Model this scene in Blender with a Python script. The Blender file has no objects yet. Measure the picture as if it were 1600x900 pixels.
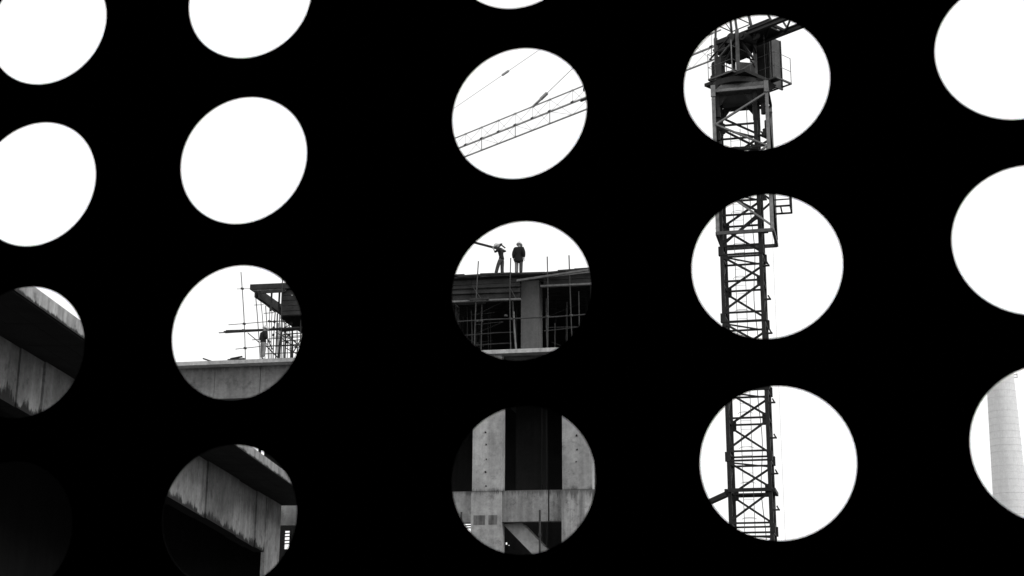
import bpy, bmesh, math, random
from mathutils import Vector as V, Matrix
random.seed(7)
R = math.radians
scn = bpy.context.scene
col = scn.collection

# ------------------------------------------------------------------ camera
FPX, PITCH, ROLL, CZ = 2291.7, R(15.0), R(0.3), 1.6        # focal length in pixels of the 1600 px wide photograph
fwd = V((0, math.cos(PITCH), math.sin(PITCH))); up0 = V((0, -math.sin(PITCH), math.cos(PITCH))); rt0 = V((1, 0, 0))
crt = rt0*math.cos(ROLL) + up0*math.sin(ROLL); cup = up0*math.cos(ROLL) - rt0*math.sin(ROLL)
CAM = V((0, 0, CZ))
cd = bpy.data.cameras.new('camera'); cam = bpy.data.objects.new('camera', cd); col.objects.link(cam)
M3 = Matrix((crt, cup, -fwd)).transposed()
cam.matrix_world = Matrix.Translation(CAM) @ M3.to_4x4()
cd.sensor_width = 36; cd.lens = 36*FPX/1600; cd.clip_start = .05; cd.clip_end = 20000
cd.dof.use_dof = True; cd.dof.focus_distance = 66; cd.dof.aperture_fstop = 31
scn.camera = cam

# ------------------------------------------------------------------ light: bright overcast, black-and-white
SUN_AZ, SUN_EL = R(58), R(33)            # azimuth measured from straight behind the camera towards its right
sv = V((math.cos(SUN_EL)*math.sin(SUN_AZ), -math.cos(SUN_EL)*math.cos(SUN_AZ), math.sin(SUN_EL)))
w = bpy.data.worlds.new('World'); scn.world = w; w.use_nodes = True
nt = w.node_tree; nt.nodes.clear()
sky = nt.nodes.new('ShaderNodeTexSky'); sky.sky_type = 'NISHITA'; sky.sun_disc = False
sky.sun_elevation = SUN_EL; sky.sun_rotation = math.atan2(sv.x, sv.y); sky.dust_density = 6
bw = nt.nodes.new('ShaderNodeRGBToBW'); mx = nt.nodes.new('ShaderNodeMix'); mx.data_type = 'RGBA'
mx.inputs[0].default_value = .95; mx.inputs[7].default_value = (11.5, 11.5, 11.5, 1)   # even cloud layer
bg = nt.nodes.new('ShaderNodeBackground'); bg.inputs[1].default_value = .1
wo = nt.nodes.new('ShaderNodeOutputWorld')
nt.links.new(sky.outputs[0], bw.inputs[0]); nt.links.new(bw.outputs[0], mx.inputs[6])
nt.links.new(mx.outputs[2], bg.inputs[0]); nt.links.new(bg.outputs[0], wo.inputs[0])
sd = bpy.data.lights.new('sun', 'SUN'); sd.energy = 1.5; sd.angle = R(20); sd.color = (1, 1, 1)
so = bpy.data.objects.new('sun', sd); col.objects.link(so); so.rotation_euler = (-sv).to_track_quat('-Z', 'Y').to_euler()
so.location = sv*200
scn.view_settings.view_transform = 'Standard'; scn.view_settings.look = 'None'
scn.view_settings.exposure = 0; scn.view_settings.gamma = 1

# ------------------------------------------------------------------ pixel helpers (direction only; distance from a plane)
def ray(x, y): return (crt*((x-800)/FPX) + cup*((450-y)/FPX) + fwd)
def hit(x, y, P0, n):
    d = ray(x, y); return CAM + d*((P0-CAM).dot(n)/d.dot(n))
def at_y(x, y, Y): return hit(x, y, V((0, Y, 0)), V((0, 1, 0)))
def at_z(x, y, z): return hit(x, y, V((0, 0, z)), V((0, 0, 1)))
# ------------------------------------------------------------------ materials
def nodes(m):
    m.use_nodes = True; t = m.node_tree; return t, t.nodes, t.links, t.nodes['Principled BSDF']
def mth(N, L, op, a, b=None, c=None):
    n = N.new('ShaderNodeMath'); n.operation = op
    for i, v in enumerate((a, b, c)):
        if v is None: continue
        if isinstance(v, (int, float)): n.inputs[i].default_value = v
        else: L.new(v, n.inputs[i])
    return n.outputs[0]
def rng(N, L, v, a, b, c, d):
    n = N.new('ShaderNodeMapRange'); L.new(v, n.inputs[0])
    for i, q in enumerate((a, b, c, d)): n.inputs[i+1].default_value = q
    return n.outputs[0]
def noise(N, L, vec, scale, detail=4, rough=.6):
    n = N.new('ShaderNodeTexNoise'); n.inputs['Scale'].default_value = scale; n.inputs['Detail'].default_value = detail
    n.inputs['Roughness'].default_value = rough; L.new(vec, n.inputs['Vector']); return n.outputs[0]
def mapped(N, L, vec, s):
    n = N.new('ShaderNodeMapping'); n.inputs['Scale'].default_value = s; L.new(vec, n.inputs[0]); return n.outputs[0]
def concrete(name, base, var=.25, streak=.25, stain=None, blot=.35, rough=.9, bump=.25, rnd=.1, stain_col=.008):
    m = bpy.data.materials.new(name); t, N, L, B = nodes(m)
    tc = N.new('ShaderNodeTexCoord').outputs['Object']
    v = rng(N, L, noise(N, L, tc, .55, 6), .3, .7, 1-var, 1+var)
    s = rng(N, L, noise(N, L, mapped(N, L, tc, (2.6, 2.6, .12)), 1.0, 5, .65), .3, .72, 1-streak, 1+streak*.6)
    f = rng(N, L, noise(N, L, tc, 5, 8, .8), .28, .72, .7, 1.3)
    s2 = rng(N, L, noise(N, L, mapped(N, L, tc, (3.6, 3.6, .22)), 1.0, 3, .5), .4, .75, 1+streak*.2, 1-streak*.7)
    f = mth(N, L, 'MULTIPLY', f, s2)
    b = rng(N, L, noise(N, L, tc, 1.5, 8, .78), .53, .68, 1, 1-blot)
    c = mth(N, L, 'MULTIPLY', mth(N, L, 'MULTIPLY', v, s), mth(N, L, 'MULTIPLY', f, b))
    oi = N.new('ShaderNodeObjectInfo').outputs['Random']
    c = mth(N, L, 'MULTIPLY', c, rng(N, L, oi, 0, 1, 1-rnd, 1+rnd))
    c = mth(N, L, 'MULTIPLY', c, base)
    if stain:
        a = N.new('ShaderNodeAttribute'); a.attribute_name = 'hb'
        n1 = noise(N, L, mapped(N, L, tc, (6, 6, .6)), 1.0, 8, .85)
        n2 = noise(N, L, mapped(N, L, tc, (1.1, 1.1, .1)), 1.0, 3)
        h = mth(N, L, 'MULTIPLY', rng(N, L, n1, .36, .68, 0, 1), rng(N, L, n2, .38, .62, .12, 1.0))
        edge = mth(N, L, 'SUBTRACT', mth(N, L, 'ADD', mth(N, L, 'MULTIPLY', h, stain), .03), a.outputs['Fac'])  # ragged edge is stain; the constant adds painted shade on undersides
        k = rng(N, L, edge, -.012, .03 if stain_col < .02 else .2, 0, 1)
        mk = N.new('ShaderNodeMix'); L.new(k, mk.inputs[0]); L.new(c, mk.inputs[2]); mk.inputs[3].default_value = stain_col
        c = mk.outputs[0]
    cb = N.new('ShaderNodeCombineColor'); [L.new(c, cb.inputs[i]) for i in range(3)]
    L.new(cb.outputs[0], B.inputs['Base Color']); B.inputs['Roughness'].default_value = rough
    bp = N.new('ShaderNodeBump'); bp.inputs['Strength'].default_value = bump; bp.inputs['Distance'].default_value = .03
    L.new(noise(N, L, tc, 9, 8, .7), bp.inputs['Height']); L.new(bp.outputs[0], B.inputs['Normal'])
    return m
def paint(name, base, var=.3, rough=.6, metal=0, scale=4, spec=.15):
    m = bpy.data.materials.new(name); t, N, L, B = nodes(m)
    tc = N.new('ShaderNodeTexCoord').outputs['Object']
    v = rng(N, L, noise(N, L, tc, scale, 6, .7), .3, .7, 1-var, 1+var)
    c = mth(N, L, 'MULTIPLY', v, base)
    cb = N.new('ShaderNodeCombineColor'); [L.new(c, cb.inputs[i]) for i in range(3)]
    L.new(cb.outputs[0], B.inputs['Base Color']); B.inputs['Metallic'].default_value = metal; B.inputs['Specular IOR Level'].default_value = spec
    r = rng(N, L, noise(N, L, tc, scale*2, 3), .3, .7, rough-.12, rough+.12); L.new(r, B.inputs['Roughness'])
    return m
MT = dict(
    black=paint('black_painted_steel', .008, .3, .9, 0, 4, .02), gloom=paint('blackout_dark', .018, .3, .9),  # gloom: near black for the added box round the camera
    conc=concrete('grey_concrete', .22, .2, .2), edgeb=concrete('edge_beam_concrete', .21, .25, .25, stain=.5, blot=.5, stain_col=.09), conc_st=concrete('stained_concrete', .22, .5, .22, stain=.75, blot=.6),
    fascia=concrete('slab_edge_concrete', .3, .25, .4, stain=.2, blot=.6),
    soffit=paint('soffit_shade_dark', .03, .4, .9, 0, 1.5),  # shade under the overhanging slab put into a dark colour
    colm=concrete('column_concrete', .32, .3, .2, stain=.5, blot=.5, rnd=.05, stain_col=.07), beam=concrete('tie_beam_concrete', .23, .3, .3, stain=.75, blot=.6, stain_col=.09), stainc=concrete('streaked_concrete', .26, .35, .7, stain=1.3, blot=.75, stain_col=.1), patch=concrete('rough_patch_concrete', .18, .4, .8),
    darkc=concrete('dark_concrete', .09), inner=concrete('interior_shade_infill', .02),  # inner: shade of the building interiors put into a near-black colour
    slab=concrete('slab_concrete', .4, .25, .2),
    upcol=concrete('fresh_column_concrete', .13, .12, .15, blot=.2),
    ground=concrete('site_ground', .04, .3, .0),
    form=paint('formwork_board', .035, .5, .85, 0, 2), form_l=paint('pale_timber', .16, .4, .85, 0, 3),
    pole=paint('scaffold_steel', .045, .4, .6, .2), pole_l=paint('worn_scaffold_steel', .06, .4, .6, .1),
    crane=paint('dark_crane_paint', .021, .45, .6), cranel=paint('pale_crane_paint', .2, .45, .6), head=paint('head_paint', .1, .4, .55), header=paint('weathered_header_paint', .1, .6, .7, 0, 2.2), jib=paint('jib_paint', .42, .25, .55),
    cable=paint('steel_cable', .12, .2, .5), cabin=paint('cabin_sheet', .035, .3, .5), cabinet=paint('cabinet_sheet', .075, .35, .5),
    chim=concrete('hazed_chimney_concrete', .74, .06, .06, blot=.1, rnd=0, bump=.05),  # distance haze put into the pale shaft colour, joints likewise
    chimj=concrete('hazed_chimney_joint', .62, .05, .05, blot=.05, rnd=0, bump=.05),
    skin=paint('skin', .25, .1, .6), dark_cloth=paint('dark_cloth', .016, .3, .9), mid_cloth=paint('grey_cloth', .06, .3, .9, 0, 6),
    light_cloth=paint('pale_cloth', .2, .25, .9, 0, 6), helmet=paint('helmet_plastic', .6, .05, .35, 0, 4, .4), shoe=paint('shoe_rubber', .03, .2, .8),
    hole=paint('tie_hole_shade', .015, .2, .95))

# ------------------------------------------------------------------ mesh helpers
def mesh(name, vs, fs, mat, attr=None, smooth=False):
    me = bpy.data.meshes.new(name); me.from_pydata([tuple(v) for v in vs], [], fs)
    me.materials.append(MT[mat])
    if attr:
        a = me.attributes.new('hb', 'FLOAT', 'POINT'); a.data.foreach_set('value', attr)
    if smooth: me.polygons.foreach_set('use_smooth', [True]*len(me.polygons))
    me.update(); return me
def link(name, me, parent=None):
    o = bpy.data.objects.new(name, me); col.objects.link(o)
    if parent: o.parent = parent
    return o
def thing(name, label, cat, loc=(0, 0, 0), rz=0, group=None):
    o = bpy.data.objects.new(name, None); col.objects.link(o); o.location = loc; o.rotation_euler = (0, 0, rz)
    o.empty_display_size = .2
    o['label'] = label; o['category'] = cat
    if group: o['group'] = group
    return o
def inv(root): return (Matrix.Translation(root.location) @ Matrix.Rotation(root.rotation_euler.z, 4, 'Z')).inverted()
def part(name, vs, fs, mat, root, parent=None, attr=None, smooth=False):
    """vertices in world space, stored relative to the thing's base"""
    m = inv(root); return link(name, mesh(name, [m @ V(v) for v in vs], fs, mat, attr, smooth), parent or root)
BF = [(0, 3, 2, 1), (4, 5, 6, 7), (0, 1, 5, 4), (1, 2, 6, 5), (2, 3, 7, 6), (3, 0, 4, 7)]
def boxv(a, b):
    (x0, y0, z0), (x1, y1, z1) = a, b
    return [V(p) for p in ((x0, y0, z0), (x1, y0, z0), (x1, y1, z0), (x0, y1, z0), (x0, y0, z1), (x1, y0, z1), (x1, y1, z1), (x0, y1, z1))]
def barv(p, q, w_, h_=None, upv=(0, 0, 1)):
    p, q = V(p), V(q); h_ = h_ or w_; d = (q-p).normalized(); u = V(upv)
    if abs(d.dot(u)) > .98: u = V((0, 1, 0))
    s = d.cross(u).normalized(); u = s.cross(d)
    a, b = s*w_/2, u*h_/2
    return [p-a-b, p+a-b, p+a+b, p-a+b, q-a-b, q+a-b, q+a+b, q-a+b], [(0, 1, 2, 3), (7, 6, 5, 4), (4, 5, 1, 0), (5, 6, 2, 1), (6, 7, 3, 2), (7, 4, 0, 3)]
def tubev(p, q, r, n=8, r2=None):
    p, q = V(p), V(q); d = (q-p).normalized(); u = V((0, 0, 1)) if abs(d.z) < .95 else V((0, 1, 0))
    s = d.cross(u).normalized(); u = s.cross(d); vs = []
    for c, rr in ((p, r), (q, r2 or r)):
        vs += [c + (s*math.cos(2*math.pi*i/n) + u*math.sin(2*math.pi*i/n))*rr for i in range(n)]
    fs = [((i+1) % n, i, n+i, n+(i+1) % n) for i in range(n)] + [tuple(range(n)), tuple(range(2*n-1, n-1, -1))]
    return vs, fs
def bar(name, p, q, w_, mat, root, h_=None, parent=None, upv=(0, 0, 1)):
    vs, fs = barv(p, q, w_, h_, upv); return part(name, vs, fs, mat, root, parent)
def tube(name, p, q, r, mat, root, parent=None, n=8):
    vs, fs = tubev(p, q, r, n); return part(name, vs, fs, mat, root, parent)
def merge(items):
    V_, F_ = [], []
    for vs, fs in items:
        o = len(V_); V_ += list(vs); F_ += [tuple(i+o for i in f) for f in fs]
    return V_, F_
def lathe(profile, n=24, c=V((0, 0, 0))):
    vs = [c + V((r*math.cos(2*math.pi*i/n), r*math.sin(2*math.pi*i/n), z)) for r, z in profile for i in range(n)]
    fs = [(k*n+i, k*n+(i+1) % n, (k+1)*n+(i+1) % n, (k+1)*n+i) for k in range(len(profile)-1) for i in range(n)]
    fs.append(tuple(range(n-1, -1, -1))); fs.append(tuple(range((len(profile)-1)*n, len(profile)*n)))
    return vs, fs

# ------------------------------------------------------------------ ground
g = link('ground', mesh('ground', [(-6000, -6000, 0), (6000, -6000, 0), (6000, 6000, 0), (-6000, 6000, 0)], [(0, 1, 2, 3)], 'ground'))
g['kind'] = 'structure'

# ------------------------------------------------------------------ perforated screen in front of the camera
UN = .05                                           # hole radius in metres; the screen stands about a metre away
def cw(c): return CAM + (crt*c[0] + cup*c[1] - fwd*c[2])*UN
pA, pB, pC, pE = (-7.30631, 1.60406, -22.48048), (-4.00938, 1.91472, -21.85137), (.09281, 2.52309, -21.08059), (6.64653, 3.178, -19.44829)
aU, bU = R(-14.851), R(-.55)
Uc = (math.sin(bU), math.cos(aU)*math.cos(bU), math.sin(aU)*math.cos(bU))
Uw = (crt*Uc[0] + cup*Uc[1] - fwd*Uc[2]).normalized(); SP = 2.63685*UN
WA, WB, WC, WE = cw(pA), cw(pB), cw(pC), cw(pE)
HL = WB-WA; HR = (WE-WC)/2; TH = .0015; NS = 64
mid = (WB+WC)/2; hAll = ((WE-WA)*V((1, 1, 0))).normalized()
def screen(name, org, hv, i0, i1, zlo, zhi, edge_l, edge_r, label):
    """a steel sheet with a lattice of round holes: org = centre of hole (0,0), hv = step along a row"""
    hd = hv.normalized(); hd = (hd - Uw*hd.dot(Uw)).normalized(); n = hd.cross(Uw).normalized()   # n points away from or to camera
    if n.dot(fwd) < 0: n = -n
    off = n*TH; j0 = math.floor((zlo-org.z)/(SP*Uw.z))+1; j1 = math.ceil((zhi-org.z)/(SP*Uw.z))-1
    vs, fs = [], []
    def quad(*p):
        o = len(vs); vs.extend(p); fs.append((o, o+1, o+2, o+3))
    for i in range(i0, i1+1):
        for j in range(j0, j1+1):
            c = org + hv*i + Uw*SP*j; o = len(vs); ring = []
            for k in range(NS):
                a = 2*math.pi*k/NS + math.pi/4; ca, sa = math.cos(a), math.sin(a); m = max(abs(ca), abs(sa))
                cir = c + (hd*ca + Uw*sa)*UN; sq = c + hv*(.5*ca/m) + Uw*(SP*.5*sa/m)
                ring += [cir, sq, cir+off, sq+off]
            vs.extend(ring)
            for k in range(NS):
                a, b = o+4*k, o+4*((k+1) % NS)
                fs += [(a, a+1, b+1, b), (a+2, b+2, b+3, a+3), (a, b, b+2, a+2)]
    # plain margins all round
    def P(i, j, s): return org + hv*i + Uw*SP*j + (off if s else V((0, 0, 0)))
    il, ir, jb, jt = i0-.5, i1+.5, j0-.5, j1+.5
    for (a0, a1, b0, b1) in ((il-edge_l, il, jb-.45, jt+.45), (ir, ir+edge_r, jb-.45, jt+.45), (il, ir, jb-.45, jb), (il, ir, jt, jt+.45)):
        quad(P(a0, b0, 0), P(a1, b0, 0), P(a1, b1, 0), P(a0, b1, 0)); quad(P(a0, b0, 1), P(a0, b1, 1), P(a1, b1, 1), P(a1, b0, 1))
    a0, a1, b0, b1 = il-edge_l, ir+edge_r, jb-.45, jt+.45
    for (p, q) in (((a0, b0), (a1, b0)), ((a1, b0), (a1, b1)), ((a1, b1), (a0, b1)), ((a0, b1), (a0, b0))):
        quad(P(*p, 0), P(*p, 1), P(*q, 1), P(*q, 0))
    base = org + hv*((i0+i1)/2); root = thing(name, label, 'screen panel', (base.x, base.y, .06), 0, 'perforated screen panels')
    part('perforated_sheet', vs, fs, 'black', root)
    for e in (a0, a1):                                       # stiffening flats on the outer side of the sheet's two edges
        p, q = P(e, b0, 1)+n*.012, P(e, b1, 1)+n*.012
        inn = hd*(.012 if e == a0 else -.012)
        bar('edge_stiffener', p+inn, q+inn, .02, 'black', root, upv=hd)
    return P(a0, b0, 0), P(a1, b0, 0), P(a0, b1, 0), P(a1, b1, 0), n
gapC = (WC-WB).length/HL.length
l_r = (gapC-1)/2-.006
SL = screen('perforated_screen', WB, HL, -13, 0, .12, 2.62, .15, l_r, 'black steel screen panel whose round holes show the deep stained beam')
SR = screen('perforated_screen', WC, HR, 0, 13, .12, 2.62, l_r, .15, 'black steel screen panel whose round holes show the tower crane')
# added unseen box round the camera, keeps the screen's near side black
hx = hAll; hn = V((hx.y, -hx.x, 0)); hn = -hn if hn.dot(fwd) > 0 else hn          # hn towards the camera side
def SH(a, b, z): p = V((mid.x, mid.y, 0)) + hx*a + hn*b; return V((p.x, p.y, z))
def shbox(name, a0, a1, b0, b1, z0, z1, root, mat='gloom'):
    vs = [SH(a0, b0, z0), SH(a1, b0, z0), SH(a1, b1, z0), SH(a0, b1, z0), SH(a0, b0, z1), SH(a1, b0, z1), SH(a1, b1, z1), SH(a0, b1, z1)]
    return part(name, vs, BF, mat, root)
sh = thing('blackout_box', 'added unseen dark box round the viewer that keeps the screen black', 'blackout_box', tuple(SH(0, 2, 0)))
WID = 2.42
shbox('roof', -WID-.2, WID+.2, -.35, 4.4, 2.75, 2.87, sh)  # added cover, keeps skylight off the camera side of the screen
shbox('blackout_back', -WID-.2, WID+.2, 4.2, 4.4, 0, 2.749, sh)
shbox('blackout_side', -WID-.2, -WID-.02, -.14, 4.199, 0, 2.749, sh); shbox('blackout_side', WID+.02, WID+.2, -.14, 4.199, 0, 2.749, sh)
shbox('blackout_head', -WID-.019, WID+.019, .03, .09, 2.45, 2.749, sh); shbox('blackout_foot', -WID-.019, WID+.019, .03, .09, 0, .3, sh)
shbox('joint_post', -.035, .035, -.06, -.012, 0, 2.749, sh)
for s in (-1, 1): shbox('blackout_edge', s*(WID-.2) if s > 0 else -WID-.019, WID+.019 if s > 0 else -(WID-.2), .03, .1, .301, 2.449, sh)
shbox('blackout_floor', -WID-.019, WID+.019, -.13, 4.19, .004, .03, sh)

# ------------------------------------------------------------------ far building: facade frame (s right along facade, t into it, z up)
TH_B = R(11.4); hB = V((math.cos(TH_B), -math.sin(TH_B), 0)); tB = V((math.sin(TH_B), math.cos(TH_B), 0))
OB = V((0, 73.0, 0))
def W(s, t, z): p = OB + hB*s + tB*t; return V((p.x, p.y, z))
def pb(x, y, t=0):
    p = hit(x, y, OB+tB*t, tB); return (p-OB).dot(hB), p.z
def S_(x, y, t=0): return pb(x, y, t)[0]
def Z_(x, y, t=0): return pb(x, y, t)[1]
def bbox(name, s0, s1, t0, t1, z0, z1, mat, root, parent=None, attr=False):
    vs = [W(s0, t0, z0), W(s1, t0, z0), W(s1, t1, z0), W(s0, t1, z0), W(s0, t0, z1), W(s1, t0, z1), W(s1, t1, z1), W(s0, t1, z1)]
    return part(name, vs, BF, mat, root, parent, ([0]*4+[z1-z0]*4 if attr == 1 else [z1-z0]*4+[0]*4) if attr else None)
B = thing('concrete_frame_building', 'unfinished concrete frame building with roof formwork, carrying the workers', 'building', tuple(W(-4, 3, 0)), -TH_B)
zT, zU = Z_(800, 545.5), Z_(800, 551.5)                   # floor slab edge
sL, sR = S_(190, 580), S_(924.5, 735, .3)
bbox('floor_slab', sL, sR+.35, 0, 14.3, zU, zT, 'slab', B)
# deep edge beam below the slab, cast in lengths with open joints
tb = .75; zEB = Z_(360, 622.5, tb)
cuts = [sL+.2, S_(335, 600, tb), S_(406, 600, tb), S_(520, 600, tb), S_(640, 600, tb), S_(760, 600, tb), S_(870, 600, tb), sR-.1]
for k, (a, b) in enumerate(zip(cuts, cuts[1:])):
    bbox('edge_beam', a+.012, b-.012, tb+random.uniform(0, .03), tb+.6, zEB, zU-.003, 'darkc' if k > 2 else 'edgeb', B, None, 2)  # darker concrete on the lengths further right
# columns of the lower storeys
zJ, zJ2 = Z_(760, 767.5, .3), Z_(760, 815, .3)
cols_px = [(738, 783.5), (878.5, 925), (600, 642), (478, 520), (222, 260)]
cl = []
for k, (a, b) in enumerate(cols_px):
    s0, s1 = S_(a, 735, .3), S_(b, 735, .3)
    c = bbox('column', s0, s1, .3, 1.15, zJ, zU-.004, 'colm', B, None, 1)
    bbox('joint_core', s0+.05, s1-.05, .36, 1.1, zJ-.02, zJ, 'inner', B)
    bbox('column', s0-.04, s1+(.0 if k != 1 else .12), .27, 1.17, 0, zJ-.02, 'stainc' if k == 1 else 'colm', B, None, 2); cl.append((s0, s1))
    if k < 2:
        for (px, py) in (((759, 676), (760, 695), (760, 718), (759, 738), (759.5, 760)) if k == 0 else ((901, 681), (901.5, 703), (900, 722))):
            s, z = pb(px, py, .3); ww = random.uniform(.035, .06)
            vs, fs = tubev(W(s+random.uniform(-.02, .02), .24, z+.03), W(s, .31, z), ww*.8, 7); part('tie_hole_plug', vs, fs, 'hole', B, c)  # dark plugs painting the shade inside the tie holes
for (x0, x1) in ((740, 758), (763, 777)): bbox('rough_patch', S_(x0, 812, .27), S_(x1, 812, .27), .262, .3, Z_(760, 820, .27), Z_(760, 805, .27), 'patch', B)
# tie beams between the columns
tb2 = .52; zb0, zb1 = Z_(820, 815, tb2), Z_(820, 766, tb2)
def tie(a, b, dt=0, mat='beam'): bbox('tie_beam', a, b, tb2+dt, tb2+.5+dt, zb0, zb1, mat, B, None, 2)
tie(cl[0][1]+.003, S_(856, 790, tb2)); tie(S_(858.3, 790, tb2), cl[1][0]-.045, .03)
tie(cl[2][1]+.003, cl[0][0]-.045); tie(cl[3][1]+.003, cl[2][0]-.045); tie(S_(350, 790, tb2), cl[3][0]-.045, 0, 'colm')
# cross beams running back under the slab, and inner columns
for (a, b) in cl[:4]:
    bbox('cross_beam', a+.35, b-.35, 1.36, 13.5, zU-1.35, zU-.004, 'darkc', B)
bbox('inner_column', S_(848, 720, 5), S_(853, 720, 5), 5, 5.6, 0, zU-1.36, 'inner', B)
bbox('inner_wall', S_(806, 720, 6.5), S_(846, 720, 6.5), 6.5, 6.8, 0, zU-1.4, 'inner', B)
def holed(name, s0, s1, z0, z1, t0, t1, holes, mat, root):
    """a wall with rectangular openings"""
    xs = sorted({s0, s1} | {v for h in holes for v in h[:2]}); zs = sorted({z0, z1} | {v for h in holes for v in h[2:]})
    its = []
    for a, b in zip(xs, xs[1:]):
        run = None
        for c, d in zip(zs, zs[1:]):
            if any(h[0] <= (a+b)/2 <= h[1] and h[2] <= (c+d)/2 <= h[3] for h in holes):
                if run: its.append((a, b)+run); run = None
            else: run = (run[0], d) if run else (c, d)
        if run: its.append((a, b)+run)
    allv = merge([([W(a, t0, c), W(b, t0, c), W(b, t1, c), W(a, t1, c), W(a, t0, d), W(b, t0, d), W(b, t1, d), W(a, t1, d)], BF) for a, b, c, d in its])
    return part(name, *allv, mat, root)
TR = 14.0
def op(x0, x1, y0, y1): 
    return (S_(x0, (y0+y1)/2, TR), S_(x1, (y0+y1)/2, TR), Z_((x0+x1)/2, y1, TR), Z_((x0+x1)/2, y0, TR))
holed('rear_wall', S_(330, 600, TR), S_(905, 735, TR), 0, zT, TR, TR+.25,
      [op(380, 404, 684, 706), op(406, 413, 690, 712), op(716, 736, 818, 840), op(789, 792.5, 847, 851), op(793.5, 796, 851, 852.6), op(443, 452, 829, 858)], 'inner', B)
bbox('blocking_end_wall', sR-.45, sR-.2, 1.3, TR-.1, 0, zU-.005, 'inner', B)  # added wall, keeps side light out of the lower storeys
# bars across the lit openings
for (x0, y0, x1, y1) in ((714, 822, 738, 821), (714, 825.5, 738, 824.5), (441, 834, 454, 833), (441, 839, 454, 838), (441, 845, 454, 844), (441, 850, 454, 849)):
    a, b = pb(x0, y0, TR-.2), pb(x1, y1, TR-.2); tube('guard_rail', W(a[0], TR-.2, a[1]), W(b[0], TR-.2, b[1]), .035, 'pole', B)
# stair flight seen under the tie beam
TS = 1.2; a, b, c, d = pb(786, 819, TS), pb(815, 817, TS), pb(838, 841, TS), pb(828, 862, TS); e = pb(852, 888, TS); f_ = pb(872, 876, TS)
prof = [a, b, c, f_, e, d]
vs = [W(s, TS, z) for s, z in prof] + [W(s, TS+1.4, z) for s, z in prof]; n_ = len(prof)
part('stair_flight', vs, [tuple(range(n_-1, -1, -1)), tuple(range(n_, 2*n_))] + [(i, (i+1) % n_, n_+(i+1) % n_, n_+i) for i in range(n_)], 'slab', B)
bbox('stair_landing', f_[0]-.05, sR-.46, TS, TS+1.4, min(e[1], f_[1])-.02, f_[1]-.004, 'slab', B)
for q in (f_[0]+.3, sR-.9): bbox('landing_post', q, q+.3, TS+.5, TS+.8, 0, min(e[1], f_[1])-.023, 'inner', B)
# ---- upper storey
tu = 1.0; zR = Z_(800, 427, .5)                            # deck level
s0, s1 = S_(814, 500, tu), S_(842.5, 500, tu)
uc = bbox('column', s0, s1, tu, tu+.95, zT+.002, zR-.3, 'upcol', B)
for (x0, x1) in ((655, 684), (560, 588)): bbox('column', S_(x0, 500, tu), S_(x1, 500, tu), tu, tu+.95, zT+.002, zR-.3, 'upcol', B)
bbox('column', sR-.8, sR-.2, 4, 4.6, zT+.002, zR-.3, 'inner', B)
bbox('blocking_end_wall', sR-.19, sR, 1.6, TR-.7, zT+.002, zR-.2, 'inner', B)  # added wall, blocks side light from the upper storey
holed('rear_wall', S_(545, 500, TR), sR-.1, zT+.002, zR-.1, TR-.6, TR-.35,
      [tuple(q for q in (S_(861.5, 504, TR-.6), S_(864.5, 504, TR-.6), Z_(863, 506, TR-.6), Z_(863, 502, TR-.6))), (S_(866.5, 504, TR-.6), S_(868.5, 504, TR-.6), Z_(867, 504.5, TR-.6), Z_(867, 501.5, TR-.6)),
       (S_(734.8, 446, TR-.6), S_(736.6, 446, TR-.6), Z_(736, 449, TR-.6), Z_(736, 443, TR-.6))], 'inner', B)

# ------------------------------------------------------------------ roof formwork
F = thing('roof_formwork', 'dark timber roof formwork of boards laid on top of the frame building', 'formwork', tuple(W(-4, 4, zT+.002)), -TH_B)
sF0 = S_(441, 470, .6); sFL = S_(391, 447, .5)
bbox('deck', sF0, sR+.25, .62, TR-.3, zR-.16, zR-.02, 'form', F)
# edge boards (stacked shutter boards) below the deck, hung in lengths
def shutter(x0, x1, y0, y1, t, rows, lx, mat='form'):
    sa, sb = S_(x0, (y0+y1)/2, t), S_(x1, (y0+y1)/2, t); xm = (x0+x1)/2
    z0, z1 = Z_(xm, y1, t), Z_(xm, y0, t); n = max(1, round((sb-sa)/lx)); hh = (z1-z0)/rows
    for r in range(rows):
        for k in range(n):
            a = sa+(sb-sa)*k/n; b = sa+(sb-sa)*(k+1)/n; j = random.uniform(0, .04)
            bbox('shutter_board', a+.01, b-.01, t+j, t+j+.04, z0+hh*r+.012, z0+hh*(r+1)-.012, mat, F)
shutter(660, 813, 437, 468, .55, 4, 2.6); shutter(500, 660, 442, 476, .6, 3, 3); shutter(441, 500, 452, 493, .6, 5, 2.2)
shutter(849, 927, 428, 444, .6, 2, 2.4)
def plank(x0, y0, t0, x1, y1, t1, w_, h_, mat, name='plank', root=None):
    a, b = pb(x0, y0, t0), pb(x1, y1, t1); return bar(name, W(a[0], t0, a[1]), W(b[0], t1, b[1]), w_, mat, root or F, h_)
# deck edge planks, lying a little unevenly
x = 700
for (x0, x1, yy0, yy1, t) in ((640, 710, 433.5, 431.5, .4), (704, 726, 431, 430.2, .38), (716, 752, 432.3, 430.2, .36), (751, 800, 429.2, 427.6, .42), (798, 852, 428.3, 426.8, .4), (848, 884, 427.5, 424.2, .36), (880, 930, 423.4, 420, .4),
                             (706, 760, 435, 432, .44), (757, 830, 432, 428.8, .46), (826, 900, 429.6, 425, .47), (872, 898, 424, 422.2, .3), (898, 932, 421.6, 419.4, .34)):
    plank(x0, yy0, t, x1, yy1, t, .25, .09, 'form')
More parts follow.
